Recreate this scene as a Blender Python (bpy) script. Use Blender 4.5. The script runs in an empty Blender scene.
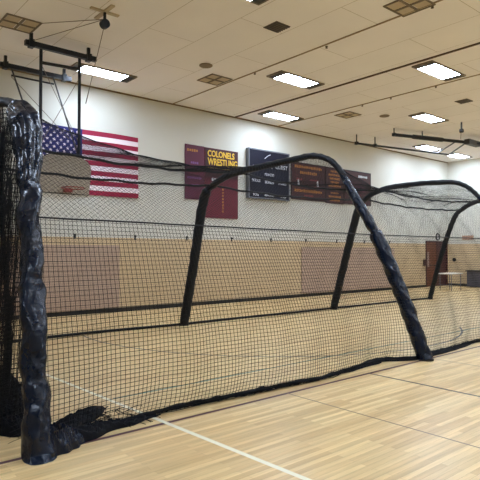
import bpy, math, random
import numpy as np
from mathutils import Vector
random.seed(7); rng = np.random.default_rng(7)
scene = bpy.context.scene
COL = scene.collection
PI = math.pi

# ---------------------------------------------------------------- materials
def S(r, g, b):                       # sRGB 0-255 -> linear
    f = lambda c: (c/255/12.92) if c <= 10 else ((c/255+0.055)/1.055)**2.4
    return (f(r), f(g), f(b), 1)
def mat(name, col, rough=.6, metal=0., noise=0., nscale=8., spec=.5, bump=0., bscale=40.):
    m = bpy.data.materials.new(name); m.use_nodes = True
    nt = m.node_tree; p = nt.nodes['Principled BSDF']
    p.inputs['Base Color'].default_value = col
    p.inputs['Roughness'].default_value = rough
    p.inputs['Metallic'].default_value = metal
    p.inputs['Specular IOR Level'].default_value = spec
    tc = nt.nodes.new('ShaderNodeTexCoord')
    if noise > 0:
        n = nt.nodes.new('ShaderNodeTexNoise'); n.inputs['Scale'].default_value = nscale; n.inputs['Detail'].default_value = 5
        nt.links.new(tc.outputs['Object'], n.inputs['Vector'])
        mx = nt.nodes.new('ShaderNodeMix'); mx.data_type = 'RGBA'
        mx.inputs[6].default_value = tuple(c*(1-noise) for c in col[:3])+(1,)
        mx.inputs[7].default_value = tuple(min(1, c*(1+noise)) for c in col[:3])+(1,)
        nt.links.new(n.outputs['Fac'], mx.inputs[0]); nt.links.new(mx.outputs[2], p.inputs['Base Color'])
    if bump > 0:
        n2 = nt.nodes.new('ShaderNodeTexNoise'); n2.inputs['Scale'].default_value = bscale; n2.inputs['Detail'].default_value = 4
        nt.links.new(tc.outputs['Object'], n2.inputs['Vector'])
        b = nt.nodes.new('ShaderNodeBump'); b.inputs['Strength'].default_value = bump
        nt.links.new(n2.outputs['Fac'], b.inputs['Height']); nt.links.new(b.outputs['Normal'], p.inputs['Normal'])
    return m
def emat(name, col, strength):
    m = bpy.data.materials.new(name); m.use_nodes = True
    p = m.node_tree.nodes['Principled BSDF']
    p.inputs['Base Color'].default_value = (.8, .8, .8, 1)
    p.inputs['Emission Color'].default_value = col
    p.inputs['Emission Strength'].default_value = strength
    return m
LIGHT = 44.0
M = dict(
    black=mat('black steel', S(26, 27, 30), .45, .3, .2, 20),
    darkgrey=mat('dark grey steel', S(62, 58, 54), .55, .2, .15, 20),
    sleeve=mat('black sleeve fabric', S(11, 13, 19), .55, 0, .3, 30, spec=.3, bump=.4, bscale=60),
    twine=mat('black net twine', S(26, 26, 28), .8, 0, .2, 4, spec=.2),
    bunch=mat('bunched black net', S(16, 17, 22), .85, 0, .5, 60, spec=.2, bump=1., bscale=70),
    rope=mat('black rope', S(20, 22, 26), .8, 0, .2, 30),
    board=mat('grey backboard paint', S(158, 146, 128), .6, 0, .06, 5),
    rim=mat('red orange rim paint', S(140, 50, 36), .5, 0, .1, 20),
    cable=mat('grey steel cable', S(120, 108, 92), .5, .3, .1, 30),
    red=mat('flag red', S(150, 24, 58), .8, 0, .08, 6),
    white=mat('flag white', S(238, 222, 226), .8, 0, .04, 6),
    blue=mat('flag blue', S(26, 28, 98), .8, 0, .1, 6),
    maroon=mat('maroon vinyl', S(98, 16, 36), .6, 0, .12, 3),
    maroon2=mat('plum vinyl', S(86, 18, 46), .6, 0, .12, 3),
    maroondk=mat('dark maroon vinyl', S(62, 18, 18), .6, 0, .2, 3),
    yellow=mat('yellow lettering', S(240, 196, 60), .6, 0, .05, 6),
    ochre=mat('ochre lettering', S(170, 110, 40), .6, 0, .15, 9),
    navy=mat('navy scoreboard', S(20, 20, 36), .6, 0, .15, 4, spec=.25),
    whitetext=mat('white lettering', S(205, 208, 215), .6, 0, .05, 6),
    alu=mat('aluminium edging', S(112, 114, 120), .5, .5, .05, 20),
    frame=mat('light fixture housing', S(118, 104, 86), .6, .1, .1, 12),
    diff=emat('lit diffuser', (.79, .95, 1.20, 1), LIGHT),
    ventdk=mat('dark vent', S(92, 78, 62), .7, 0, .15, 20),
    ventlt=mat('grille frame', S(190, 172, 142), .6, 0, .05, 20),
    ventback=mat('grille slots', S(128, 112, 90), .7, 0, .1, 40),
    doorbr=mat('brown wooden door', S(112, 62, 40), .45, 0, .2, 5),
    doordk=mat('dark red brown door', S(70, 32, 34), .45, 0, .2, 5),
    base=mat('black rubber baseboard', S(22, 20, 20), .5, 0, .1, 10),
    mauve=mat('mauve wall pad vinyl', S(178, 152, 132), .6, 0, .05, 3, bump=.08),
    table=mat('white laminate', S(228, 224, 215), .4, 0, .03, 8),
    greybox=mat('dark grey plastic', S(76, 74, 80), .6, 0, .08, 6),
    plaque=mat('tan plaque', S(186, 150, 124), .6, 0, .1, 12),
    clockface=mat('clock face', S(196, 194, 190), .5, 0, .03, 10),
    brass=mat('sprinkler metal', S(90, 74, 56), .5, .5, .1, 30),
)

def vinyl_mat():
    m = bpy.data.materials.new('navy black crinkled vinyl'); m.use_nodes = True
    nt = m.node_tree; L = nt.links; p = nt.nodes['Principled BSDF']; p.inputs['Roughness'].default_value = .24; p.inputs['Specular IOR Level'].default_value = .32
    tc = nt.nodes.new('ShaderNodeTexCoord'); n = nt.nodes.new('ShaderNodeTexNoise'); n.inputs['Scale'].default_value = 7; n.inputs['Detail'].default_value = 3
    L.new(tc.outputs['Object'], n.inputs['Vector'])
    mx = nt.nodes.new('ShaderNodeMix'); mx.data_type = 'RGBA'; mx.inputs[6].default_value = S(6, 10, 18); mx.inputs[7].default_value = S(14, 28, 50)
    L.new(n.outputs['Fac'], mx.inputs[0]); L.new(mx.outputs[2], p.inputs['Base Color'])
    ad = nt.nodes.new('ShaderNodeVectorMath'); ad.operation = 'SCALE'; ad.inputs['Scale'].default_value = .22; L.new(n.outputs['Color'], ad.inputs[0])
    a2 = nt.nodes.new('ShaderNodeVectorMath'); a2.operation = 'ADD'; L.new(tc.outputs['Object'], a2.inputs[0]); L.new(ad.outputs[0], a2.inputs[1])
    v = nt.nodes.new('ShaderNodeTexVoronoi'); v.inputs['Scale'].default_value = 6; v.feature = 'F1'; L.new(a2.outputs[0], v.inputs['Vector'])
    b = nt.nodes.new('ShaderNodeBump'); b.inputs['Strength'].default_value = .4; b.inputs['Distance'].default_value = .04
    L.new(v.outputs['Distance'], b.inputs['Height']); L.new(b.outputs['Normal'], p.inputs['Normal'])
    return m
M['vinyl'] = vinyl_mat()
# painted upper wall and tan wainscot: two real paint colours split at 2.04 m
def wall_mat():
    m = bpy.data.materials.new('gym wall paint'); m.use_nodes = True
    nt = m.node_tree; L = nt.links; p = nt.nodes['Principled BSDF']; p.inputs['Roughness'].default_value = .7
    geo = nt.nodes.new('ShaderNodeNewGeometry'); sep = nt.nodes.new('ShaderNodeSeparateXYZ')
    L.new(geo.outputs['Position'], sep.inputs[0])
    lt = nt.nodes.new('ShaderNodeMath'); lt.operation = 'LESS_THAN'; lt.inputs[1].default_value = 2.04
    L.new(sep.outputs['Z'], lt.inputs[0])
    n = nt.nodes.new('ShaderNodeTexNoise'); n.inputs['Scale'].default_value = 1.3; n.inputs['Detail'].default_value = 6
    L.new(geo.outputs['Position'], n.inputs['Vector'])
    def mix(a, b):
        x = nt.nodes.new('ShaderNodeMix'); x.data_type = 'RGBA'; x.inputs[6].default_value = a; x.inputs[7].default_value = b
        L.new(n.outputs['Fac'], x.inputs[0]); return x
    up = mix(S(202, 199, 186), S(210, 207, 195)); lo = mix(S(198, 172, 134), S(208, 183, 144))
    x = nt.nodes.new('ShaderNodeMix'); x.data_type = 'RGBA'
    L.new(lt.outputs[0], x.inputs[0]); L.new(up.outputs[2], x.inputs[6]); L.new(lo.outputs[2], x.inputs[7])
    # faint painted block coursing
    br = nt.nodes.new('ShaderNodeTexBrick'); br.inputs['Scale'].default_value = 1; br.inputs['Brick Width'].default_value = .4
    br.inputs['Row Height'].default_value = .2; br.inputs['Mortar Size'].default_value = .004
    add = nt.nodes.new('ShaderNodeMath'); add.operation = 'ADD'; L.new(sep.outputs['X'], add.inputs[0]); L.new(sep.outputs['Y'], add.inputs[1])
    cb = nt.nodes.new('ShaderNodeCombineXYZ'); L.new(add.outputs[0], cb.inputs[0]); L.new(sep.outputs['Z'], cb.inputs[1])
    L.new(cb.outputs[0], br.inputs['Vector'])
    bp = nt.nodes.new('ShaderNodeBump'); bp.inputs['Strength'].default_value = .15; bp.invert = True
    L.new(br.outputs['Fac'], bp.inputs['Height']); L.new(bp.outputs['Normal'], p.inputs['Normal'])
    L.new(x.outputs[2], p.inputs['Base Color'])
    return m
def floor_mat():
    m = bpy.data.materials.new('maple strip floor'); m.use_nodes = True
    nt = m.node_tree; L = nt.links; p = nt.nodes['Principled BSDF']
    geo = nt.nodes.new('ShaderNodeNewGeometry')
    br = nt.nodes.new('ShaderNodeTexBrick'); br.inputs['Scale'].default_value = 1; br.inputs['Brick Width'].default_value = 1.3
    br.inputs['Row Height'].default_value = .0572; br.inputs['Mortar Size'].default_value = .0009; br.offset = .37; br.inputs['Bias'].default_value = 0
    br.inputs['Color1'].default_value = S(202, 170, 120); br.inputs['Color2'].default_value = S(230, 203, 152)
    br.inputs['Mortar'].default_value = S(150, 122, 86)
    L.new(geo.outputs['Position'], br.inputs['Vector'])
    mp = nt.nodes.new('ShaderNodeMapping'); mp.inputs['Scale'].default_value = (.6, 9, 1); L.new(geo.outputs['Position'], mp.inputs['Vector'])
    n = nt.nodes.new('ShaderNodeTexNoise'); n.inputs['Scale'].default_value = 2.0; n.inputs['Detail'].default_value = 6; n.inputs['Roughness'].default_value = .65
    L.new(mp.outputs[0], n.inputs['Vector'])
    rmp = nt.nodes.new('ShaderNodeMapRange'); rmp.inputs[1].default_value = .3; rmp.inputs[2].default_value = .7; rmp.inputs[3].default_value = .80; rmp.inputs[4].default_value = 1.14
    L.new(n.outputs['Fac'], rmp.inputs[0])
    n3 = nt.nodes.new('ShaderNodeTexNoise'); n3.inputs['Scale'].default_value = .9; n3.inputs['Detail'].default_value = 4
    L.new(geo.outputs['Position'], n3.inputs['Vector'])
    tint = nt.nodes.new('ShaderNodeMix'); tint.data_type = 'RGBA'; tint.inputs[6].default_value = (1.05, .97, .90, 1); tint.inputs[7].default_value = (.97, 1.02, .98, 1)
    L.new(n3.outputs['Fac'], tint.inputs[0])
    vm = nt.nodes.new('ShaderNodeVectorMath'); vm.operation = 'SCALE'
    L.new(br.outputs['Color'], vm.inputs[0]); L.new(rmp.outputs[0], vm.inputs['Scale'])
    vm2 = nt.nodes.new('ShaderNodeVectorMath'); vm2.operation = 'MULTIPLY'
    L.new(vm.outputs[0], vm2.inputs[0]); L.new(tint.outputs[2], vm2.inputs[1])
    L.new(vm2.outputs[0], p.inputs['Base Color'])
    p.inputs['Roughness'].default_value = .34
    p.inputs['Specular IOR Level'].default_value = .45
    return m
def ceil_mat():
    m = bpy.data.materials.new('beige ceiling panels'); m.use_nodes = True
    nt = m.node_tree; L = nt.links; p = nt.nodes['Principled BSDF']; p.inputs['Roughness'].default_value = .8
    geo = nt.nodes.new('ShaderNodeNewGeometry'); sep = nt.nodes.new('ShaderNodeSeparateXYZ'); L.new(geo.outputs['Position'], sep.inputs[0])
    sub = nt.nodes.new('ShaderNodeMath'); sub.operation = 'SUBTRACT'; sub.inputs[1].default_value = 8.7-2.22*6; L.new(sep.outputs['X'], sub.inputs[0])
    cb = nt.nodes.new('ShaderNodeCombineXYZ'); L.new(sep.outputs['Y'], cb.inputs[0]); L.new(sub.outputs[0], cb.inputs[1])
    br = nt.nodes.new('ShaderNodeTexBrick'); br.inputs['Scale'].default_value = 1; br.inputs['Brick Width'].default_value = 3.05
    br.inputs['Row Height'].default_value = 1.11; br.inputs['Mortar Size'].default_value = .006; br.inputs['Mortar Smooth'].default_value = .3
    br.inputs['Color1'].default_value = S(238, 233, 230); br.inputs['Color2'].default_value = S(241, 236, 233); br.inputs['Mortar'].default_value = S(178, 166, 148)
    L.new(cb.outputs[0], br.inputs['Vector'])
    n = nt.nodes.new('ShaderNodeTexNoise'); n.inputs['Scale'].default_value = .8; n.inputs['Detail'].default_value = 5
    L.new(geo.outputs['Position'], n.inputs['Vector'])
    r = nt.nodes.new('ShaderNodeMapRange'); r.inputs[3].default_value = .93; r.inputs[4].default_value = 1.05; L.new(n.outputs['Fac'], r.inputs[0])
    vm = nt.nodes.new('ShaderNodeVectorMath'); vm.operation = 'SCALE'; L.new(br.outputs['Color'], vm.inputs[0]); L.new(r.outputs[0], vm.inputs['Scale'])
    L.new(vm.outputs[0], p.inputs['Base Color'])
    return m

# ---------------------------------------------------------------- mesh helpers
class MB:
    def __init__(s): s.v = []; s.f = []; s.m = []
    def add(s, vs, fs, mi=0):
        o = len(s.v); s.v += [tuple(x) for x in vs]; s.f += [tuple(i+o for i in f) for f in fs]; s.m += [mi]*len(fs)
    def box(s, x0, x1, y0, y1, z0, z1, mi=0):
        s.add([(x0,y0,z0),(x1,y0,z0),(x1,y1,z0),(x0,y1,z0),(x0,y0,z1),(x1,y0,z1),(x1,y1,z1),(x0,y1,z1)],
              [(0,3,2,1),(4,5,6,7),(0,1,5,4),(1,2,6,5),(2,3,7,6),(3,0,4,7)], mi)
    def tube(s, pts, rad, n=10, mi=0, closed=False):
        pts = [Vector(p) for p in pts]; N = len(pts)
        rf = rad if callable(rad) else (lambda t, a: rad)
        T = []
        for i in range(N):
            a = pts[(i-1) % N] if (closed or i > 0) else pts[0]
            b = pts[(i+1) % N] if (closed or i < N-1) else pts[-1]
            T.append((b-a).normalized())
        up = Vector((0,0,1)) if abs(T[0].z) < .9 else Vector((1,0,0))
        u = (up - T[0]*up.dot(T[0])).normalized(); vs = []
        for i in range(N):
            u = (u - T[i]*u.dot(T[i])).normalized(); w = T[i].cross(u)
            for k in range(n):
                a = 2*PI*k/n; r = rf(i/max(1, N-1), a); vs.append(pts[i] + (u*math.cos(a)+w*math.sin(a))*r)
        fs = []
        for i in range(N if closed else N-1):
            j = (i+1) % N
            for k in range(n):
                l = (k+1) % n; fs.append((i*n+k, j*n+k, j*n+l, i*n+l)[::-1])
        if not closed:
            fs.append(tuple(range(n))); fs.append(tuple(range((N-1)*n, N*n))[::-1])
        s.add(vs, fs, mi)
    def prism(s, poly, y0, y1, mi=0):          # outline in x,z, thickness along y
        n = len(poly)
        vs = [(x, y0, z) for x, z in poly]+[(x, y1, z) for x, z in poly]
        fs = [tuple(range(n)), tuple(range(n, 2*n))[::-1]]+[(i, i+n, (i+1) % n+n, (i+1) % n)for i in range(n)]
        s.add(vs, fs, mi)
    def disc(s, c, r, h, axis='z', n=20, mi=0):
        c = Vector(c); d = {'z': Vector((0,0,1)), 'y': Vector((0,1,0)), 'x': Vector((1,0,0))}[axis]
        s.tube([c, c+d*h], r, n, mi)
def link(o, parent=None, loc=None):
    COL.objects.link(o)
    if parent: o.parent = parent
    return o
def build(name, mb, mats, parent=None, smooth=False, origin=None):
    if not isinstance(mats, (list, tuple)): mats = [mats]
    o0 = Vector(origin) if origin is not None else Vector((0,0,0))
    if parent is not None and origin is None: o0 = parent['_o'] if False else Vector(ORG.get(parent.name, (0,0,0)))
    me = bpy.data.meshes.new(name)
    me.from_pydata([tuple(Vector(v)-o0) for v in mb.v], [], mb.f)
    for m in mats: me.materials.append(m)
    if len(mats) > 1: me.polygons.foreach_set('material_index', mb.m)
    if smooth: me.polygons.foreach_set('use_smooth', [True]*len(me.polygons))
    me.update()
    o = bpy.data.objects.new(name, me); link(o, parent)
    if parent is None: o.location = o0; ORG[o.name] = tuple(o0)
    else: ORG[o.name] = ORG.get(parent.name, (0,0,0))
    return o
ORG = {}
def thing(name, label, cat, loc, group=None):
    o = bpy.data.objects.new(name, None); COL.objects.link(o); o.location = loc; o.empty_display_size = .1
    ORG[o.name] = tuple(loc); tag(o, label, cat, group); return o
def tag(o, label, cat, group=None):
    o['label'] = label; o['category'] = cat
    if group: o['group'] = group
    return o
def struct(o): o['kind'] = 'structure'; return o
def text(name, body, x, y, z, size, m, parent, sx=1.0, align='CENTER', bold=0.0):
    cu = bpy.data.curves.new('t', 'FONT'); cu.body = body; cu.size = size; cu.align_x = align; cu.align_y = 'CENTER'; cu.extrude = .003; cu.offset = bold
    t = bpy.data.objects.new('t', cu); COL.objects.link(t)
    dg = bpy.context.evaluated_depsgraph_get(); me = bpy.data.meshes.new_from_object(t.evaluated_get(dg))
    bpy.data.objects.remove(t); bpy.data.curves.remove(cu)
    me.name = name; o0 = Vector(ORG.get(parent.name, (0,0,0)))
    for v in me.vertices:
        c = v.co.copy(); v.co = Vector((x+c.x*sx, y-c.z, z+c.y))-o0
    me.materials.clear(); me.materials.append(m)
    o = bpy.data.objects.new(name, me); link(o, parent); ORG[o.name] = ORG[parent.name]; return o

# ---------------------------------------------------------------- the room
H = 6.10; WY = 13.40; RX = 24.9; LX = -7.0; FY = -8.0
MAROON, WHITE, DARK, TEAL, FAINT = 1, 2, 3, 4, 5
fl = MB(); fl.box(LX-.2, RX+.2, FY-.2, WY+.2, -.2, 0)
zl = [.0006]
def strip(x0, x1, y0, y1, mi):
    zl[0] += .0001; z = zl[0]
    fl.add([(x0,y0,z),(x1,y0,z),(x1,y1,z),(x0,y1,z)], [(0,1,2,3)], mi)
strip(LX, RX, 4.375, 4.425, MAROON)
zl[0] += .0001; fl.add([(3.30,-6,zl[0]),(3.35,-6,zl[0]),(2.66,7.6,zl[0]),(2.61,7.6,zl[0])], [(0,1,2,3)], WHITE)
strip(6.01, 6.05, FY, 4.4, DARK)
strip(4.445, 4.465, FY, 4.4, FAINT)
strip(7.60, 7.62, FY, 4.4, FAINT)
strip(2.8, RX, 5.48, 5.52, TEAL)
zl[0] += .0001; c0 = (8.7, 9.3)
for r, mi in ((4.3, DARK),):
    N = 64; vs = []; fs = []
    for i in range(N+1):
        a = PI*.95+ (PI*.75)*i/N
        vs += [(c0[0]+r*math.cos(a), c0[1]+r*math.sin(a), zl[0]), (c0[0]+(r+.04)*math.cos(a), c0[1]+(r+.04)*math.sin(a), zl[0])]
    for i in range(N): fs.append((2*i, 2*i+1, 2*i+3, 2*i+2))
    fl.add(vs, fs, mi)
lines = [mat('maroon court line', S(74, 26, 40), .4), mat('white court line', S(236, 230, 206), .4), mat('dark court line', S(60, 54, 60), .4),
         mat('teal court line', S(60, 110, 100), .4), mat('worn brown court line', S(128, 104, 84), .4)]
struct(build('floor', fl, [floor_mat()]+lines))
cm = ceil_mat(); wm = wall_mat()
b = MB(); b.box(LX-.2, RX+.2, FY-.2, WY+.2, H, H+.2); struct(build('ceiling', b, cm))
# back wall with the door opening left clear
DX0, DX1, DZ = 22.86, 24.72, 2.12
b = MB(); b.box(LX-.2, DX0, WY, WY+.2, 0, H); b.box(DX0, DX1, WY, WY+.2, DZ, H); b.box(DX1, RX+.2, WY, WY+.2, 0, H)
struct(build('wall_back', b, wm))
b = MB(); b.box(RX, RX+.2, FY, WY, 0, H); struct(build('wall_right', b, wm))
b = MB(); b.box(LX-.2, LX, FY, WY, 0, H); struct(build('wall_left', b, wm))
b = MB(); b.box(LX-.2, RX+.2, FY-.2, FY, 0, H); struct(build('wall_front', b, wm))
b = MB(); b.box(LX, DX0-.06, WY-.018, WY, 0, .11); b.box(DX1+.06, RX, WY-.018, WY, 0, .11); struct(build('baseboard_back', b, M['base']))
b = MB(); b.box(RX-.018, RX, FY, WY-.018, 0, .11); struct(build('baseboard_right', b, M['base']))
b = MB(); b.box(LX, RX, WY-.03, WY, H-.035, H); struct(build('trim_1', b, mat('brown wall angle', S(120, 96, 66), .6)))
trk = mat('brown ceiling track', S(86, 62, 44), .6)
b = MB(); b.box(11.10, 11.145, FY, WY-.03, H-.03, H); struct(build('trim_2', b, trk))
seam = mat('ceiling seam strip', S(150, 130, 100), .7)
for k, x in enumerate((8.70, 13.10)):
    b = MB(); b.box(x-.013, x+.013, FY, WY-.03, H-.02, H); struct(build('trim_%d' % (k+3), b, seam))
# double door in the far corner
dfr = MB(); dfr.box(DX0-.06, DX0, WY-.03, WY+.1, 0, DZ+.06); dfr.box(DX1, DX1+.06, WY-.03, WY+.1, 0, DZ+.06); dfr.box(DX0, DX1, WY-.03, WY+.1, DZ, DZ+.06)
d = struct(build('door_1', dfr, M['doordk'], origin=(DX0, WY, 0)))
dm = (DX0+DX1)/2
for (a, c, m_) in ((DX0, dm-.01, M['doorbr']), (dm+.01, DX1, M['doordk'])):
    l = MB(); l.box(a, c, WY+.02, WY+.07, .01, DZ); lf = build('door_leaf', l, m_, d)
g = MB(); g.box(DX0+.12, DX0+.27, WY+.012, WY+.02, .95, 1.65); go = build('vision_panel', g, mat('pale door glass', S(170, 150, 140), .2), d)
g = MB(); g.box(dm-.2, dm-.06, WY-.03, WY+.02, .98, 1.04); g.box(dm-.7, dm-.1, WY-.05, WY-.03, 1.0, 1.04); build('push_bar', g, M['darkgrey'], d)

# ---------------------------------------------------------------- ceiling lights
Lroot = None
def make_light():
    o = thing('ceiling_light', 'x', 'ceiling light', (0,0,H)); L_, W_ = .80, .27
    f = MB(); f.box(-L_, L_, -W_, -W_+.03, H-.035, H); f.box(-L_, L_, W_-.03, W_, H-.035, H)
    f.box(-L_, -L_+.03, -W_+.03, W_-.03, H-.035, H); f.box(L_-.03, L_, -W_+.03, W_-.03, H-.035, H)
    build('frame', f, M['frame'], o)
    for s in (-1, 1):
        e = MB(); a, c = sorted((s*(L_-.03), s*.57)); e.box(a, c, -W_+.03, W_-.03, H-.028, H-.001)
        for k in range(5): 
            y = -W_+.06+k*.095; e.box(a+.03, c-.03, y, y+.03, H-.034, H-.028)
        build('end_panel', e, M['darkgrey'], o)
    d = MB(); d.box(-.57, .57, -W_+.03, W_-.03, H-.032, H-.002); build('diffuser', d, M['diff'], o)
    return o
def kids(o): return [c for c in bpy.data.objects if c.parent == o]
def copy_tree(o, parent=None):
    c = o.copy(); COL.objects.link(c)
    if parent: c.parent = parent
    for ch in kids(o): copy_tree(ch, c)
    return c
lights = [
 (5.86, 12.15, 'ceiling light behind the left basketball backstop, above the flag'),
 (9.92, 9.45, 'bright rectangular ceiling light near the picture centre, left of the brown ceiling track'),
 (12.2, 12.3, 'ceiling light close to the back wall above the navy scoreboard'),
 (12.1, 6.7, 'largest lit ceiling light right of the brown ceiling track, at upper right'),
 (16.1, 9.3, 'ceiling light just above the folded right basketball backstop'),
 (20.7, 12.0, 'ceiling light seen behind the folded right backstop bars, by the back wall'),
 (23.5, 12.1, 'farthest ceiling light, in the corner above the double door'),
 (5.55, 6.7, 'ceiling light cut off by the top edge, only its dark end showing'),
]
base_light = make_light()
for i, (x, y, lab) in enumerate(lights):
    o = base_light if i == 0 else copy_tree(base_light)
    o.location = (x, y, H); o['label'] = lab; o['group'] = 'fluorescent lights in the ceiling'
for x, y in [(-.4, 12.2), (22.3, 9.4), (18.3, 6.7), (-.4, 6.7), (3.7, 4), (9.9, 4), (16.1, 4), (22.3, 4), (-2, 1.3), (5.9, 1.3), (12.1, 1.3), (18.3, 1.3),
             (3.7, -1.5), (9.9, -1.5), (16.1, -1.5), (22.3, -1.5), (-.4, -4.2), (5.9, -4.2), (12.1, -4.2), (18.3, -4.2)]:
    o = copy_tree(base_light); o.location = (x, y, H)  # unseen fixtures added to light the hall, carrying the rows on
    o['label'] = 'unseen rectangular ceiling light, added to light the rest of the court'; o['group'] = 'ceiling lights out of view'

# ---------------------------------------------------------------- vents, detectors, sprinklers
def four_grille(x, y, s, lab):
    o = thing('ceiling_grille', lab, 'vent', (x, y, H), 'four-pane ceiling grilles')
    f = MB(); h = s/2
    f.box(x-h, x+h, y-h, y-h+.03, H-.02, H); f.box(x-h, x+h, y+h-.03, y+h, H-.02, H); f.box(x-h, x-h+.03, y-h+.03, y+h-.03, H-.02, H); f.box(x+h-.03, x+h, y-h+.03, y+h-.03, H-.02, H)
    f.box(x-.02, x+.02, y-h+.03, y+h-.03, H-.02, H); f.box(x-h+.03, x+h-.03, y-.02, y+.02, H-.02, H)
    build('grille_frame', f, M['frame'], o)
    p = MB()
    for sx in (-1, 1):
        for sy in (-1, 1):
            cx, cy, q = x+sx*h/2, y+sy*h/2, h/2-.045; p.box(cx-q, cx+q, cy-q, cy+q, H-.014, H-.001)
            for k in range(4):
                yy = cy-q+.02+k*q*.5; p.box(cx-q, cx+q, yy, yy+.015, H-.018, H-.014)
    build('louvre', p, M['ventlt'], o)
four_grille(3.35, 10.6, .66, 'four-pane ceiling grille above the left backstop, at upper left')
four_grille(8.3, 10.8, .66, 'four-pane ceiling grille right of the left backstop, above the maroon banners')
four_grille(8.45, 5.25, .66, 'four-pane ceiling grille cut by the top edge at upper right')
four_grille(13.75, 10.8, .62, 'faint four-pane ceiling grille above the record board')
def dark_vent(x, y, lab):
    o = thing('ceiling_vent', lab, 'vent', (x, y, H), 'small dark ceiling vents'); h = .19
    f = MB(); f.box(x-h, x+h, y-h, y+h, H-.012, H-.0005); build('backing', f, M['ventdk'], o)
    f = MB()
    for k in range(6): yy = y-h+.02+k*.062; f.box(x-h, x+h, yy, yy+.022, H-.022, H-.012)
    build('slat', f, M['darkgrey'], o)
dark_vent(7.28, 7.46, 'small dark square vent at top centre of the ceiling')
dark_vent(15.1, 7.6, 'small dark square vent below the largest ceiling light at right')
for x, y, lab in ((7.5, 10.1, 'round grey ceiling speaker beside the grille above the maroon banners'), (14.75, 10.1, 'round grey ceiling speaker above the folded right backstop')):
    f = MB(); f.disc((x, y, H-.015), .15, .0145, 'z', 24); f.tube([(x+.15*math.cos(a), y+.15*math.sin(a), H-.012) for a in np.linspace(0, 2*PI, 24, endpoint=False)], .012, 6, closed=True)
    tag(build('ceiling_speaker', f, M['ventback'], origin=(x, y, H)), lab, 'speaker', 'round ceiling speakers')
sp = [(8.75, 9.75, 'nearest the back wall on the left seam'), (8.8, 7.48, 'halfway along the left seam, at top centre'), (8.8, 5.0, 'beside the grille at the top edge'),
      (13.17, 9.8, 'nearest the back wall on the right seam'), (13.17, 8.8, 'second from the back wall on the right seam'), (13.17, 7.4, 'nearest the right edge on the right seam')]
for x, y, lab in sp:
    f = MB(); f.disc((x, y, H-.012), .03, .0115, 'z', 12); f.disc((x, y, H-.035), .01, .025, 'z', 8); f.disc((x, y, H-.042), .028, .008, 'z', 12)
    tag(build('ceiling_sprinkler', f, M['brass'], origin=(x, y, H)), 'small dark ceiling sprinkler ' + lab, 'sprinkler', 'sprinklers along the ceiling seams')

# ---------------------------------------------------------------- left basketball backstop
bk = thing('basketball_backstop', 'ceiling-hung basketball backstop with black masts and grey fan backboard before the flag', 'basketball hoop', (4.37, 10.95, H))
def bar(pts, r, n=8):
    f = MB(); f.tube(pts, r, n); return f
def sqbar(x0, x1, y, z, w):
    f = MB(); f.box(x0, x1, y-w, y+w, z-w, z+w); return f
for (y, x0, x1) in ((10.9, 3.56, 5.08), (12.55, 3.55, 5.2)):
    f = sqbar(x0, x1, y, 5.88, .05)
    for xx in (x0+.12, x1-.17): f.box(xx-.05, xx+.05, y-.07, y+.07, 5.80, 5.96); f.box(xx-.03, xx+.03, y-.03, y+.03, 5.96, H-.001)
    build('ceiling_beam', f, M['black'], bk)
for x in (3.90, 4.73):
    build('mast', bar([(x, 10.95, 5.86), (x, 10.95, 3.1)], .035), M['black'], bk)
build('cross_bar', bar([(3.90, 10.95, 5.56), (4.73, 10.95, 5.60)], .035), M['black'], bk)
build('cross_bar', bar([(3.80, 12.55, 5.68), (4.78, 12.55, 5.68)], .022), M['black'], bk)
build('cross_bar', bar([(3.90, 10.95, 3.55), (4.73, 10.95, 3.55)], .02), M['black'], bk)
build('brace', bar([(3.80, 12.55, 5.85), (3.90, 11.0, 3.75)], .019), M['darkgrey'], bk)
build('brace', bar([(4.76, 12.55, 5.85), (4.73, 11.0, 3.75)], .019), M['darkgrey'], bk)
for a, c in (((4.78, 10.95, 5.5), (3.92, 10.95, 3.9)), ((3.92, 10.95, 5.5), (4.78, 10.95, 3.9)), ((3.8, 12.55, 5.65), (4.78, 11.6, 4.2)), ((4.38, 9.03, 5.86), (4.9, 11.0, 4.9)), ((4.38, 9.03, 5.95), (3.6, 10.2, 6.04)), ((4.38, 9.03, 5.95), (3.7, 10.85, 5.93))):
    build('cable', bar([a, c], .007, 6), M['cable'], bk)
f = MB(); f.disc((4.38, 8.98, 5.86), .085, .1, 'y', 16); f.box(4.36, 4.40, 9.01, 9.05, 5.9, H-.001); build('hoist_pulley', f, M['black'], bk)
f = MB(); f.box(4.1, 4.66, 8.99, 9.07, 6.075, 6.099); f.box(4.34, 4.42, 8.7, 9.4, 6.075, 6.099); build('ceiling_bracket', f, M['ventlt'], bk)
fan = []
for i in range(25):
    a = PI*i/24; fan.append((4.39+.57*math.cos(a)*(1.0 if abs(math.cos(a)) < .97 else .99), 3.36+.36*math.sin(a)**.8))
poly = [(3.87, 2.88), (4.91, 2.88)]+fan
f = MB(); f.prism(poly, 10.83, 10.88); bb = build('backboard', f, M['board'], bk)
f = MB(); f.tube([(x, 10.855, z) for x, z in poly], .018, 6, closed=True); build('edge_rim', f, M['darkgrey'], bb)
f = MB(); f.tube([(4.42+.23*math.cos(a), 10.50+.23*math.sin(a), 2.96) for a in np.linspace(0, 2*PI, 32, endpoint=False)], .011, 8, closed=True)
f.box(4.34, 4.50, 10.72, 10.83, 2.90, 2.98); build('rim', f, M['rim'], bk)

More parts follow.
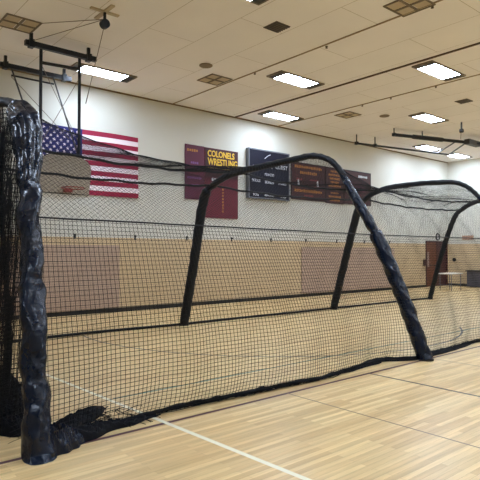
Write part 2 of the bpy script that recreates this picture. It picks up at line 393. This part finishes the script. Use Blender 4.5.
# ---------------------------------------------------------------- right backstop folded up against the ceiling
bk2 = thing('basketball_backstop', 'basketball backstop folded up flat under the ceiling at right, black bars only', 'basketball hoop', (18, 10.9, H))
def lerp(a, c, t): return tuple(a[i]+(c[i]-a[i])*t for i in range(3))
B0, B1 = (16.5, 10.9, 5.86), (20.5, 9.55, 5.84); A0, A1 = (16.3, 12.4, 5.76), (21.5, 11.5, 5.82)
build('mast', bar([B0, B1], .062), M['black'], bk2); build('mast', bar([A0, A1], .04), M['black'], bk2)
build('sleeve_tube', bar([lerp(B0, B1, .2), lerp(B0, B1, .52)], .085), M['black'], bk2)
build('cross_bar', bar([A1, lerp(B0, B1, .80)], .03), M['black'], bk2)
build('cross_bar', bar([lerp(A0, A1, .86), lerp(B0, B1, .68)], .025), M['black'], bk2)
f = MB(); c = lerp(B0, B1, .87); f.box(c[0]-.45, c[0]+.45, c[1]-.10, c[1]+.10, c[2]-.10, c[2]+.09); build('winch_box', f, M['darkgrey'], bk2)
for p in (B0, A0, lerp(B0, B1, .3), lerp(A0, A1, .18)):
    f = MB(); f.box(p[0]-.05, p[0]+.05, p[1]-.06, p[1]+.06, p[2]-.05, p[2]+.06); f.box(p[0]-.015, p[0]+.015, p[1]-.015, p[1]+.015, p[2]+.06, H-.001); build('hanger', f, M['black'], bk2)
f = MB(); f.disc((17.5, 8.85, 5.80), .07, .1, 'y', 14); f.box(17.48, 17.52, 8.88, 8.92, 5.85, H-.001); build('hoist_pulley', f, M['black'], bk2)
build('cable', bar([(17.5, 8.9, 6.04), (19.4, 9.9, 5.95)], .012, 6), M['cable'], bk2)

# ---------------------------------------------------------------- flag
FX0, FX1, FZ0, FZ1 = 4.74, 7.53, 3.17, 4.90
f = MB(); nx, nz = 52, 39
yf = lambda x, z: WY-.045-.022*math.sin(3.1*x+1.2*z)-.012*math.sin(9*z+x*2)*(.3+.7*(FZ1-z)/(FZ1-FZ0))
for side in (0, 1):
    vs = []; fs = []; ms = []
    for j in range(nz+1):
        for i in range(nx+1):
            x = FX0+(FX1-FX0)*i/nx; z = FZ1-(FZ1-FZ0)*j/nz; vs.append((x, yf(x, z)+side*.006, z))
    o = len(f.v); f.v += vs
    for j in range(nz):
        for i in range(nx):
            a = o+j*(nx+1)+i; q = (a, a+nx+1, a+nx+2, a+1); f.f.append(q if side == 0 else q[::-1])
            st = j//3; f.m.append(2 if (i < nx*.39 and j < 21) else (0 if st % 2 == 0 else 1))
cw = (FX1-FX0)*.39; ch = (FZ1-FZ0)*7/13
for r in range(9):
    n = 6 if r % 2 == 0 else 5
    for k in range(n):
        x = FX0+cw*((k*2+(1 if r % 2 == 0 else 2))/12); z = FZ1-ch*(r+1)/10
        vs = []
        for q in range(10):
            a = PI/2+q*PI/5; rr = .048 if q % 2 == 0 else .022; px, pz = x+rr*math.cos(a), z+rr*math.sin(a); vs.append((px, yf(px, pz)-.003, pz))
        vs.append((x, yf(x, z)-.003, z)); f.add(vs, [(10, (q+1) % 10, q) for q in range(10)], 1)
flag = build('wall_flag', f, [M['red'], M['white'], M['blue']], smooth=True, origin=(FX0, WY-.06, FZ0))
tag(flag, 'large American flag hung flat on the back wall at left', 'flag')

# ---------------------------------------------------------------- banners and boards
def slab(x0, x1, z0, z1, y=WY-.03, t=.025):
    f = MB(); f.box(x0, x1, y-t/2, y+t/2, z0, z1); return f
def bars(name, lst, m_, parent, y):
    for (xc, z, w, h) in lst:
        f = MB()
        n = max(1, int(w/(h*.9)))                    # a row of small block characters
        for k in range(n):
            a = xc-w/2+w*k/n; hh = h*random.choice((.8, 1, 1)); f.box(a, a+w/n*.72, y-.003, y, z-hh/2, z+hh/2)
        build(name, f, m_, parent)
o = thing('wall_banner', 'short plum banner, left half of the maroon pair between flag and scoreboard', 'banner', (9.14, WY-.03, 3.25))
build('cloth', slab(9.14, 9.86, 3.27, 4.95), M['maroon2'], o)
bars('text_row', [(9.42, 4.78, .42, .08)], M['ochre'], o, WY-.044)
bars('text_row', [(9.5, 4.4-.23*k, .3+.12*((k*7) % 3), .07) for k in range(4)], mat('dull violet lettering', S(120, 70, 130)), o, WY-.044)
o = thing('wall_banner', 'long maroon wrestling banner with yellow lettering, right of the short plum one', 'banner', (9.9, WY-.03, 2.73))
build('cloth', slab(9.88, 11.24, 2.73, 4.94), M['maroon'], o)
build('heading_panel', slab(9.90, 11.22, 4.02, 4.92, WY-.048, .006), M['maroondk'], o)
text('heading', 'COLONELS', 10.53, WY-.056, 4.755, .27, M['yellow'], o, .80, bold=.006)
text('heading', 'WRESTLING', 10.60, WY-.056, 4.50, .30, M['yellow'], o, .74, bold=.006)
bars('underline', [(10.45, 4.31, .9, .035)], M['yellow'], o, WY-.052)
bars('text_row', [(10.35, 3.95, .4, .09)], M['whitetext'], o, WY-.052)
bars('name_row', [(10.62, 3.75-.1*k, .09, .06) for k in range(9)], M['ochre'], o, WY-.044)
# navy scoreboard
o = thing('wall_scoreboard', 'navy blue scoreboard with white captions between the maroon banners and record boards', 'scoreboard', (11.63, WY-.1, 3.46))
f = MB(); f.box(11.66, 13.52, WY-.14, WY-.002, 3.50, 5.10); build('panel', f, M['navy'], o)
f = MB(); 
for (a, b_, c, d_) in ((11.62, 11.66, 3.46, 5.14), (13.52, 13.56, 3.46, 5.14), (11.66, 13.52, 5.10, 5.14), (11.66, 13.52, 3.46, 3.50)): f.box(a, b_, WY-.15, WY-.002, c, d_)
build('edging', f, M['alu'], o)
yt = WY-.145
for (t_, x, z, s_) in (('HOME', 12.02, 4.52, .15), ('TIME', 12.57, 4.58, .15), ('GUEST', 13.15, 4.60, .2), ('PERIOD', 12.57, 4.30, .13), ('FOULS', 11.95, 4.06, .13), ('BONUS', 12.57, 4.04, .13), ('FOULS', 13.2, 4.04, .13), ('POSS', 11.95, 3.58, .11), ('MATCH', 12.57, 3.60, .13), ('POSS', 13.25, 3.58, .11)):
    text('caption', t_, x, yt, z, s_, M['whitetext'], o, 1.0, bold=.002)
f = MB(); f.tube([(12.35, yt, 4.84), (12.5, yt, 4.95), (12.62, yt, 5.0)], .012, 5); build('stripe', f, M['whitetext'], o)
# record boards
def record(x0, x1, z0, z1, lab, kind):
    o = thing('record_board', lab, 'board', (x0, WY-.03, z0), 'maroon record boards right of the scoreboard')
    build('panel', slab(x0, x1, z0, z1), M['maroondk'], o)
    f = MB(); 
    for (a, b_, c, d_) in ((x0, x0+.03, z0, z1), (x1-.03, x1, z0, z1), (x0+.03, x1-.03, z1-.03, z1), (x0+.03, x1-.03, z0, z0+.03)): f.box(a, b_, WY-.052, WY-.0425, c, d_)
    build('border', f, mat('dark board border', S(40, 16, 16)), o)
    w = x1-x0; xc = (x0+x1)/2; y = WY-.043
    if kind == 0:
        bars('heading', [(xc, z1-.15, w*.8, .10), (xc, z1-.36, w*.5, .11)], M['ochre'], o, y)
        bars('text_row', [(xc-.5, z1-.62, .3, .07), (xc+.3, z1-.6, .5, .06), (xc+.5, z1-.85, .3, .07), (xc, z1-1.2, .5, .05), (xc-.1, z1-1.28, w*.6, .05)], mat('dull red lettering', S(128, 48, 50)), o, y)
        bars('footer', [(xc, z0+.34, w*.8, .10)], M['yellow'] if False else M['ochre'], o, y)
        f = MB()
        for s in (-.55, .5): f.prism([(xc+s-.05, z0+.55), (xc+s+.05, z0+.55), (xc+s+.02, z0+.78), (xc+s-.05, z0+.74)], y-.003, y)
        build('figure', f, M['whitetext'], o)
    elif kind == 1:
        bars('name_row', [(xc, z1-.15-.14*k, w*(.45+.12*((k*5) % 3)), .08) for k in range(9)], M['ochre'], o, y)
    else:
        bars('heading', [(xc+.35, z1-.2, .6, .09)], M['whitetext'], o, y)
        bars('text_row', [(xc, z1-.5-.15*k, w*(.6+.1*((k*3) % 3)), .05) for k in range(5)], mat('dull violet red lettering', S(98, 44, 62)), o, y)
record(13.74, 15.62, 3.56, 4.93, 'dark maroon record board with ochre headings next to the scoreboard', 0)
record(15.64, 16.72, 3.53, 4.93, 'narrow maroon record board listing ochre names, middle of three', 1)
record(16.74, 18.50, 3.56, 4.93, 'maroon record board with a white heading, rightmost of three', 2)

# ---------------------------------------------------------------- wall pads, hooks, clock, signs
for x0, x1, lab in ((3.5, 6.97, 'mauve pad panel on the tan lower wall beneath the flag'), (14.3, 20.2, 'mauve pad panel on the tan lower wall beneath the record boards')):
    o = thing('wall_pad', lab, 'wall pad', (x0, WY, .11), 'mauve wall pads'); n = round((x1-x0)/1.16)
    for k in range(n):
        a = x0+(x1-x0)*k/n; f = MB(); f.box(a, a+(x1-x0)/n-.004, WY-.045, WY-.001, .125, 1.83); p = build('pad_section', f, M['mauve'], o)
        bv = p.modifiers.new('b', 'BEVEL'); bv.width = .01; bv.segments = 2
for k in range(9):
    x = 5.69+1.77*k
    if x > 21: break
    f = MB(); f.box(x-.025, x+.025, WY-.012, WY-.0005, 2.0, 2.13); f.tube([(x, WY-.012, 2.1), (x, WY-.06, 2.1), (x, WY-.075, 2.07)], .012, 6); f.disc((x, WY-.03, 2.015), .02, .018, 'y', 10)
    where = ['beneath the flag, leftmost of the row', 'below the right edge of the flag', 'below the short plum banner', 'below the gap left of the scoreboard', 'below the scoreboard', 'just right of the scoreboard above the mauve pad',
             'below the middle record board', 'below the right record board', 'rightmost of the row, past the record boards'][k]
    tag(build('wall_hook', f, M['black'], origin=(x, WY, 2.0)), 'small black wall hook ' + where, 'hook', 'hooks along the back wall')
o = thing('wall_clock', 'small round black-rimmed clock on the wall above the double door', 'clock', (23.85, WY, 2.38))
f = MB(); f.disc((23.85, WY-.04, 2.38), .15, .039, 'y', 28); build('face', f, M['clockface'], o)
f = MB(); f.tube([(23.85+.155*math.cos(a), WY-.04, 2.38+.155*math.sin(a)) for a in np.linspace(0, 2*PI, 28, endpoint=False)], .028, 8, closed=True); build('case', f, M['black'], o)
f = MB(); f.tube([(23.85, WY-.05, 2.38), (23.92, WY-.05, 2.44)], .01, 6); f.tube([(23.85, WY-.05, 2.38), (23.85, WY-.05, 2.49)], .008, 6); build('hand', f, M['black'], o)
f = MB(); f.box(RX-.04, RX-.001, 12.12, 12.66, 2.24, 2.44); f.box(RX-.046, RX-.04, 12.16, 12.62, 2.27, 2.41, 1)
tag(build('wall_plaque', f, [M['plaque'], mat('plaque face', S(168, 128, 106))], origin=(RX, 12.4, 2.34)), 'small tan plaque high on the right wall near the corner', 'sign')
f = MB(); f.disc((RX-.05, 13.08, 1.27), .09, .049, 'x', 18); f.disc((RX-.07, 13.08, 1.27), .05, .02, 'x', 14)
tag(build('wall_bell', f, M['black'], origin=(RX, 13.08, 1.27)), 'small round black bell on the right wall beside the double door', 'bell')
f = MB(); f.box(22.58, 22.70, WY-.06, WY-.001, 1.0, 1.3); f.disc((22.64, WY-.075, 1.15), .04, .015, 'y', 12)
tag(build('wall_alarm_box', f, M['doordk'], origin=(22.64, WY, 1.0)), 'small dark box on the tan wall left of the double door', 'alarm box')

# ---------------------------------------------------------------- table and grey box in the corner
o = thing('folding_table', 'small white-topped table standing before the double door', 'table', (21.7, 11.6, 0))
f = MB(); f.box(21.28, 22.25, 11.3, 11.95, .70, .745); t_ = build('tabletop', f, M['table'], o); bv = t_.modifiers.new('b', 'BEVEL'); bv.width = .012
for x in (21.36, 22.16):
    for y in (11.37, 11.88):
        build('leg', bar([(x, y, .70), (x, y, 0.0)], .016), M['alu'], o)
for x in (21.36, 22.16): build('stretcher', bar([(x, 11.37, .25), (x, 11.88, .25)], .01), M['alu'], o)
o = thing('storage_bench', 'low dark grey box against the right wall at the picture edge', 'bench', (24.5, 11.2, 0))
f = MB(); f.box(24.35, 24.86, 9.6, 12.2, .03, .74); t_ = build('body', f, M['greybox'], o); bv = t_.modifiers.new('b', 'BEVEL'); bv.width = .02
f = MB(); f.box(24.31, 24.87, 9.56, 12.24, .74, .79); build('lid', f, M['darkgrey'], o)
f = MB(); f.box(24.4, 24.8, 9.7, 12.1, 0, .03); build('plinth', f, M['black'], o)

# ================================================================ the batting cage
cage = thing('batting_cage', 'large free-standing batting cage of black padded arches covered in black netting', 'batting cage', (9.3, 7.2, 0))
CP = {
 0: [(1.54,4.30,0),(1.60,4.62,.95),(1.72,5.08,1.98),(1.84,5.50,2.69),(1.88,5.80,3.08),(1.86,6.25,3.34),(1.8,7.0,3.44),(1.8,7.9,3.42),(1.8,8.6,3.34),(1.8,9.1,3.15),(1.8,9.4,2.7),(1.8,9.7,1.4),(1.8,9.98,0)],
 1: [(7.43,4.38,0),(7.37,4.75,.98),(7.31,5.18,1.93),(7.27,5.63,2.66),(7.25,5.97,3.17),(7.2,6.4,3.38),(7.12,7.1,3.36),(7.02,7.9,3.31),(6.95,8.5,3.25),(6.92,8.97,3.11),(6.88,9.33,2.8),(6.84,9.65,1.4),(6.8,9.98,0)],
 2: [(12.1,4.35,0),(12.1,4.7,.95),(12.1,5.12,1.93),(12.1,5.58,2.66),(12.1,5.90,3.07),(12.1,6.3,3.30),(12.05,7.0,3.36),(12.0,7.95,3.35),(12.0,8.45,3.27),(12.0,8.78,3.13),(12.0,9.1,2.78),(12.0,9.55,1.4),(12.0,9.98,0)],
 3: [(17.2,4.35,0),(17.2,4.7,.95),(17.2,5.12,1.93),(17.2,5.6,2.69),(17.2,5.97,3.1),(17.2,6.4,3.34),(17.15,7.0,3.40),(17.1,7.8,3.36),(17.1,8.25,3.28),(17.1,8.65,3.10),(17.1,9.0,2.75),(17.1,9.5,1.4),(17.1,9.9,0)],
}
CPA = np.array([CP[i] for i in range(4)], float)          # 4 x 13 x 3
def arch_pt(i, u):                                         # u in 0..12, Catmull-Rom, vectorised
    P = CPA[i]; u = np.clip(np.asarray(u, float), 0, 12); k = np.minimum(u.astype(int), 11); t = (u-k)[..., None]
    p0 = P[np.maximum(k-1, 0)]; p1 = P[k]; p2 = P[k+1]; p3 = P[np.minimum(k+2, 12)]
    return .5*((2*p1)+(-p0+p2)*t+(2*p0-5*p1+4*p2-p3)*t*t+(-p0+3*p1-3*p2+p3)*t**3)
us = np.linspace(0, 12, 1201); ap = arch_pt(1, us); sl = np.concatenate([[0], np.cumsum(np.linalg.norm(np.diff(ap, axis=0), axis=1))])
u_of_s = lambda s: np.interp(s, sl, us)
s_of_u = lambda u: np.interp(u, us, sl)
# arch tubes and pads
def crease(seed, amp, n1=5, n2=22):
    ph = [(random.uniform(0, 6.28), random.randint(1, 4), random.uniform(3, n2), random.choice((-1, 1))) for _ in range(9)]
    def g(t, a):
        v = 0
        for k, (p, m_, w, sg) in enumerate(ph): v += (1-2*abs(math.sin(.5*(m_*a+sg*w*t*2*PI+p))))/(1+.25*k)
        return amp*v/4
    return g
for i in range(4):
    f = MB(); f.tube([tuple(p) for p in arch_pt(i, np.linspace(0, 12, 97))], .045 if i else .05, 12)
    ar = build('arch_frame', f, M['sleeve'], cage, smooth=True); ar['label'] = ['black arch nearest the camera', 'second black arch, whole in the picture', 'third black arch', 'farthest black arch'][i]
    # soft sleeve over the curved top
    g = crease(i, .012); u0, u1 = (3.2, 9.6)
    f = MB(); f.tube([tuple(p) for p in arch_pt(i, np.linspace(u0, u1, 90))], lambda t, a, g=g: float(np.interp(t, [0, .25, .5, 1], [.055, .058, .070, .078]))+g(t, a), 14); build('sleeve', f, M['sleeve'], ar, smooth=True)
    # near leg pad
    if i == 0:
        g = crease(10, .034, n2=9); g2 = crease(11, .020, n2=24)
        def rf(t, a):
            r = np.interp(t, [0, .03, .10, .135, .14, .3, .305, .55, .62, .66, .8, .93, 1], [.145, .138, .122, .127, .116, .126, .116, .118, .125, .14, .165, .15, .07])
            dr = float(np.interp(t, [.5, .62, .86, .97], [0, 1, 1, 0]))       # long hanging folds of the loose upper cover
            return float(r)+g(t, a)*(1-.5*dr)+g2(t, a)*(1-.9*dr)+dr*(.034*abs(math.sin(3*a+1.1*math.sin(7*t)))-.017)
        pp = [tuple(p) for p in arch_pt(0, np.linspace(0.0, 4.6, 260))]; pp[0] = (1.535, 4.27, -.06); f = MB(); f.tube(pp, rf, 64); f.v = [(x, y, max(z, .002+.002*random.random())) for x, y, z in f.v]
        build('leg_pad', f, M['vinyl'], ar, smooth=True)
    else:
        g = crease(20+i, .016, n2=12)
        f = MB(); f.tube([tuple(p) for p in arch_pt(i, np.linspace(0.02, 2.05, 120))], lambda t, a, g=g: float(np.interp(t, [0, .04, .95, 1], [.125, .118, .118, .10]))+g(t, a), 28)
        build('leg_pad', f, M['vinyl'], ar, smooth=True)
        g = crease(30+i, .014, n2=8)
        f = MB(); f.tube([tuple(p) for p in arch_pt(i, np.linspace(2.0, 3.6, 80))], lambda t, a, g=g: float(np.interp(t, [0, .1, .5, 1], [.06, .09, .085, .05]))+g(t, a), 24)
        build('loose_sleeve', f, M['vinyl'], ar, smooth=True)
    g = crease(40+i, .012, n2=12); rr = .11 if i < 3 else .085
    f = MB(); f.tube([tuple(p) for p in arch_pt(i, np.linspace(9.6, 11.98, 90))], lambda t, a, g=g, rr=rr: float(np.interp(t, [0, .06, .96, 1], [.06, rr, rr, .09]))+g(t, a), 24)
    build('leg_pad', f, M['sleeve'], ar, smooth=True)
    for u in (0, 12):
        f = MB(); p = arch_pt(i, u); f.disc((p[0], p[1], 0), .12 if u == 12 or i else .09, .02, 'z', 20); build('foot_plate', f, M['black'], ar)

# net surface
XA = np.array([1.8, 7.15, 12.03, 17.15])
nb = np.array([(1.55,4.36),(1.95,4.56),(2.89,4.68),(4.23,4.64),(5.17,4.56),(6.2,4.68),(6.9,4.74),(7.3,4.5),(8.4,4.56),(9.55,4.62),(12.1,4.38),(14.5,4.5),(17.2,4.38)])
def net_pt(a, s, extra=0):
    """a: distance along the cage in metres (0 .. 15.35 between arches), s: metres up and over from the near foot"""
    X = 1.8+a; u = u_of_s(s); k = np.clip(np.searchsorted(XA, X)-1, 0, 2); t = (X-XA[k])/(XA[k+1]-XA[k])
    P = np.zeros(np.shape(X)+(3,))
    for j in range(3):
        mk = k == j
        if mk.any():
            A = arch_pt(j, u[mk]); B = arch_pt(j+1, u[mk]); tt = t[mk][:, None]; P[mk] = A*(1-tt)+B*tt
    par = 4*t*(1-t)
    sag = np.interp(u, [0, 2, 3, 4, 5, 6.5, 7.6, 9, 9.8, 10.5, 12], [0, 0, .22, .42, .46, .30, .15, .11, .06, .03, 0])
    sag2 = np.interp(u, [0, 2, 4, 12], [0, 0, .06, 0])*np.abs(np.sin(t*PI*3))
    P[..., 2] -= par*sag+sag2*.1
    # near side billows inwards towards the floor
    dy = np.interp(P[..., 0], nb[:, 0], nb[:, 1])-P[..., 1]
    w = np.interp(u, [0, 2], [1, 0])
    P[..., 1] += dy*w**2*(u < 2)
    rip = .018*np.sin(X*5.1+s*1.3)+.012*np.sin(X*11.3-s*2.2)
    edge = np.minimum(1, par*6)
    P[..., 1] += rip*edge*((u < 4) | (u > 9.5)); P[..., 2] += rip*edge*((u >= 4) & (u <= 9.5))*.5
    P[..., 2] = np.maximum(P[..., 2], .008)
    return P
class Strings:
    def __init__(s): s.V = []; s.F = []; s.n = 0
    def add(s, P, r):
        P = np.asarray(P); N = len(P)
        if N < 2: return
        T = np.gradient(P, axis=0); T /= np.linalg.norm(T, axis=1)[:, None]+1e-9
        ref = np.array([0.31, .52, .79]); u = np.cross(T, ref); u /= np.linalg.norm(u, axis=1)[:, None]+1e-9; w = np.cross(T, u)
        ring = np.stack([P+r*(math.cos(a)*u+math.sin(a)*w) for a in (0, 2*PI/3, 4*PI/3)], 1)
        s.V.append(ring.reshape(-1, 3)); i = np.arange(N-1)[:, None]*3; k = np.arange(3)[None]; l = (k+1) % 3
        s.F.append((s.n+np.stack([i+k, i+l, i+3+l, i+3+k], -1)).reshape(-1, 4)); s.n += N*3
    def build(s, name, m_, parent):
        V = np.concatenate(s.V)-np.array(ORG[parent.name]); F = np.concatenate(s.F)
        me = bpy.data.meshes.new(name); me.vertices.add(len(V)); me.vertices.foreach_set('co', V.ravel().astype(np.float32))
        me.loops.add(F.size); me.loops.foreach_set('vertex_index', F.ravel().astype(np.int32))
        me.polygons.add(len(F)); me.polygons.foreach_set('loop_start', np.arange(len(F), dtype=np.int32)*4)
        me.materials.append(m_); me.update(calc_edges=True); me.validate()
        o = bpy.data.objects.new(name, me); COL.objects.link(o); o.parent = parent; ORG[o.name] = ORG[parent.name]; return o
CELL = .045; LA = 15.35; s193 = float(s_of_u(2)); sF = float(s_of_u(10.7)); sE = float(sl[-1])
RS, RD = .0028, .0017
lower = Strings(); upper = Strings(); far = Strings()
for a in np.arange(0, LA, CELL):
    ss = np.arange(0, s193+.01, .1); ss = np.append(ss, s193); lower.add(net_pt(np.full(len(ss), a), ss), RS)
    ss = np.linspace(sF, sE, 28); far.add(net_pt(np.full(len(ss), a), ss), RD)
for s_ in np.arange(0, s193, CELL):
    aa = np.linspace(0, LA, 200); lower.add(net_pt(aa, np.full(len(aa), s_)), RS)
for s_ in np.arange(sF, sE, CELL):
    aa = np.linspace(0, LA, 160); far.add(net_pt(aa, np.full(len(aa), s_)), RD)
dc = CELL*1.414; Hs = sF-s193
for c in np.arange(-Hs, LA, dc):
    for sg in (1, -1):
        q = np.arange(0, Hs+.001, .09); aa = c+q; ss = (s193+q) if sg == 1 else (sF-q)
        mk = (aa >= 0) & (aa <= LA)
        if mk.sum() > 1: upper.add(net_pt(aa[mk], ss[mk]), RD)
n1 = lower.build('side_net', M['twine'], cage); n1['label'] = 'square-mesh lower side netting facing the camera'
n2 = upper.build('roof_net', M['twine'], cage); n2['label'] = 'diamond-mesh netting of the roof and upper sides'
n3 = far.build('side_net', M['twine'], cage); n3['label'] = 'far lower side netting'
# ropes that carry the net
def rope(u, r, lab=None, name='rope'):
    aa = np.linspace(0, LA, 160); P = net_pt(aa, np.full(160, float(s_of_u(u)))); f = MB(); f.tube([tuple(p) for p in P], r, 6); o = build(name, f, M['rope'], cage, smooth=True)
rope(2, .009); rope(7.6, .023); rope(9.2, .023)
# hem along the floor: near side thick, far side thin
def hem_near():
    g = crease(60, .02, n2=60)
    xs = np.linspace(1.6, 17.15, 420); ys = np.interp(xs, nb[:, 0], nb[:, 1])
    f = MB(); f.tube([(x, y+.012*math.sin(x*4.3), .034) for x, y in zip(xs, ys)], lambda t, a: max(.012, .030+g(t, a)), 10)
    build('floor_hem', f, M['bunch'], cage, smooth=True)
    # slack netting lying on the boards just outside and inside the hem
    st = Strings()
    for k in range(26):
        off = random.uniform(-.05, .12); ph = random.uniform(0, 6); x0 = random.uniform(1.7, 14); x1 = min(17.1, x0+random.uniform(1.5, 6))
        X = np.arange(x0, x1, .05); Y = np.interp(X, nb[:, 0], nb[:, 1])+off+.03*np.sin(X*3+ph)+.012*np.sin(X*17+ph); st.add(np.stack([X, Y, .01+.015*np.abs(np.sin(X*7+ph))], 1), .004)
    st.build('slack_net', M['twine'], cage)
    f = MB(); f.tube([(x, 9.98+.02*math.sin(x*1.7)+(.12*math.sin(PI*(x-1.8)/5.05) if x < 6.85 else 0), .03) for x in np.linspace(1.8, 17.1, 200)], .028, 8); build('floor_hem', f, M['rope'], cage, smooth=True)
hem_near()
# fold of net bunched at the second arch's near foot
def heap(path, wid, hei, seed, nu=70, nv=22):
    """lumpy ridge of bunched net lying on the floor along a path"""
    rs = np.random.default_rng(seed); ph = rs.uniform(0, 6.28, 12); fr = rs.uniform(4, 34, 12); fv = rs.uniform(2, 12, 12)
    path = np.array(path, float); L = np.concatenate([[0], np.cumsum(np.linalg.norm(np.diff(path, axis=0), axis=1))])
    vs = []; fs = []
    for i in range(nu+1):
        t = i/nu; c = np.array([np.interp(t*L[-1], L, path[:, k]) for k in (0, 1)]); c2 = np.array([np.interp(min(L[-1], t*L[-1]+.01), L, path[:, k]) for k in (0, 1)]); c1 = np.array([np.interp(max(0, t*L[-1]-.01), L, path[:, k]) for k in (0, 1)])
        d = c2-c1; d /= np.linalg.norm(d)+1e-9; nrm = np.array([-d[1], d[0]]); env = math.sin(PI*min(1, max(0, t)))**.45
        wv = wid(t)*(1+.25*math.sin(fr[0]*t+ph[0]))*(env*.9+.1)
        for j in range(nv+1):
            q = -1+2*j/nv; dome = max(0, 1-q*q)**.6
            nz_ = sum(abs(math.sin(fr[k]*t*2+fv[k]*q+ph[k]))*.14 for k in range(1, 9))
            z = hei(t)*dome*(.45+nz_)*env; p = c+nrm*wv*q*(1+.08*math.sin(9*q+fr[3]*t)); vs.append((p[0], p[1], max(z, .003)+(.004 if dome > 0 else 0)))
    for i in range(nu):
        for j in range(nv):
            a = i*(nv+1)+j; fs.append((a, a+nv+1, a+nv+2, a+1))
    n0 = len(vs); vs += [(x, y, .001) for x, y, z in vs]
    for i in range(nu):
        for j in range(nv):
            a = n0+i*(nv+1)+j; fs.append((a, a+1, a+nv+2, a+nv+1))
    f = MB(); f.add(vs, fs); return f
build('pad_skirt', heap([(1.50,4.30),(1.66,4.36),(1.84,4.44),(2.05,4.52)], lambda t: .13-.05*t, lambda t: .20*(1-t)+.05, 9), M['vinyl'], cage)
for nm, path, w_, h_, sd in (
    ('bunched_net', [(1.62,4.42),(1.85,4.66),(2.2,4.95),(2.55,5.22)], lambda t: .13-.05*t, lambda t: .13-.05*t, 1),
    ('bunched_net', [(1.55,4.34),(1.8,4.44),(2.2,4.56),(2.9,4.66)], lambda t: .11-.07*t, lambda t: .16*(1-t)**1.5+.02, 2),
    ('bunched_net', [(1.60,4.92),(1.52,5.35),(1.55,5.8),(1.65,6.6)], lambda t: .15+.06*t, lambda t: .24, 3),
    ('bunched_net', [(1.75,5.3),(1.9,5.9),(1.9,6.8),(1.85,8.0)], lambda t: .16, lambda t: .22, 4),
    ('bunched_net', [(5.6,4.66),(6.2,4.70),(6.8,4.80),(7.38,4.46)], lambda t: .07+.02*t, lambda t: .02+.03*t, 5),
    ('bunched_net', [(7.38,4.46),(7.8,4.50),(8.3,4.52),(9.3,4.6)], lambda t: .08-.04*t, lambda t: .05-.03*t, 6)):
    build(nm, heap(path, w_, h_, sd), M['bunch'], cage, smooth=False)
# loose strings around the near heap
st = Strings()
for k in range(60):
    t0 = random.random(); cx, cy = 1.75+.9*t0, 4.5+.75*t0*random.uniform(.2, 1.05); a = random.uniform(0, 6.28); l = random.uniform(.08, .25)
    q = np.linspace(0, 1, 12); X = cx+q*l*math.cos(a)+.03*np.sin(q*9+a); Y = cy+q*l*math.sin(a)+.03*np.cos(q*7); Z = .012+.05*np.abs(np.sin(q*PI))*random.random(); st.add(np.stack([X, Y, Z], 1), .004)
st.build('loose_strings', M['twine'], cage)

# end curtain at the nearest arch, hanging in folds
pr = arch_pt(0, np.linspace(0, 12, 600)); itop = int(np.argmax(pr[:, 2]))
def ztop(y):
    return np.interp(y, pr[:, 1], pr[:, 2]) if True else 0
def xend(y, z, lay):
    k = np.clip(1-z/3.3, 0, 1)
    base_ = np.interp(z, [0, 2, 3, 4], [1.56, 1.7, 1.8, 1.8])
    amp = (.05+.10*k)*np.minimum(1, (y-4.4)*2)
    return base_-lay*.06+amp*np.sin(y*17+lay*1.7+.6*np.sin(z*1.3))+.04*k*np.sin(y*41+z+lay)
cur = Strings()
for lay in range(4):
    y0, y1 = (4.72, 9.7) if lay == 0 else (4.8+.15*lay, 9.2-.3*lay)
    for y in np.arange(y0, y1, .018):
        zt = float(ztop(y))-.03
        if zt < .2: continue
        Z = np.arange(.03, zt, .08); Y = y+.05*np.sin(Z*1.1+y*3)*(1-Z/3.5); cur.add(np.stack([xend(Y, Z, lay), Y, Z], 1), .0024)
    for z in np.arange(.05, 3.4, CELL):
        Y = np.arange(y0, y1, .03); Y = Y[ztop(Y)-.03 > z]
        if len(Y) > 2: cur.add(np.stack([xend(Y, np.full(len(Y), z), lay), Y, np.full(len(Y), z)+.02*np.sin(Y*9)], 1), .0022)
e = cur.build('end_net', M['twine'], cage); e['label'] = 'gathered end netting hanging in folds at the nearest arch'
# gathered hanks of net tied up the arch
for k, (y, r0) in enumerate(((5.62, .022), (6.35, .03))):
    g = crease(80+k, .014, n2=10); zt = float(ztop(y))
    f = MB(); f.tube([(1.66-.05*k+.05*math.sin(z*1.9+k), y+.05*math.sin(z*1.3+k*2), z) for z in np.linspace(.1, zt-.02, 60)], lambda t, a, g=g, r0=r0: max(.01, r0+.03*(1-t)**2+g(t, a)), 12)
    build('gathered_net', f, M['bunch'], cage)
# ---------------------------------------------------------------- world, camera, view
w = bpy.data.worlds.new('World'); scene.world = w; w.use_nodes = True
w.node_tree.nodes['Background'].inputs[0].default_value = (.5, .55, .6, 1); w.node_tree.nodes['Background'].inputs[1].default_value = .2
cd = bpy.data.cameras.new('Camera'); cam = bpy.data.objects.new('Camera', cd); COL.objects.link(cam)
cam.location = (0, 0, 1.65); cd.sensor_width = 36; cd.sensor_fit = 'HORIZONTAL'; cd.lens = 36*531/480
cam.rotation_euler = (math.radians(90+1.29), 0, math.radians(-40.3)); scene.camera = cam
cd.clip_start = .05
vs_ = scene.view_settings; scene.display_settings.display_device = 'sRGB'
vs_.view_transform = 'Standard'; vs_.look = 'None'; vs_.gamma = 1; vs_.use_curve_mapping = False; vs_.exposure = 0.14
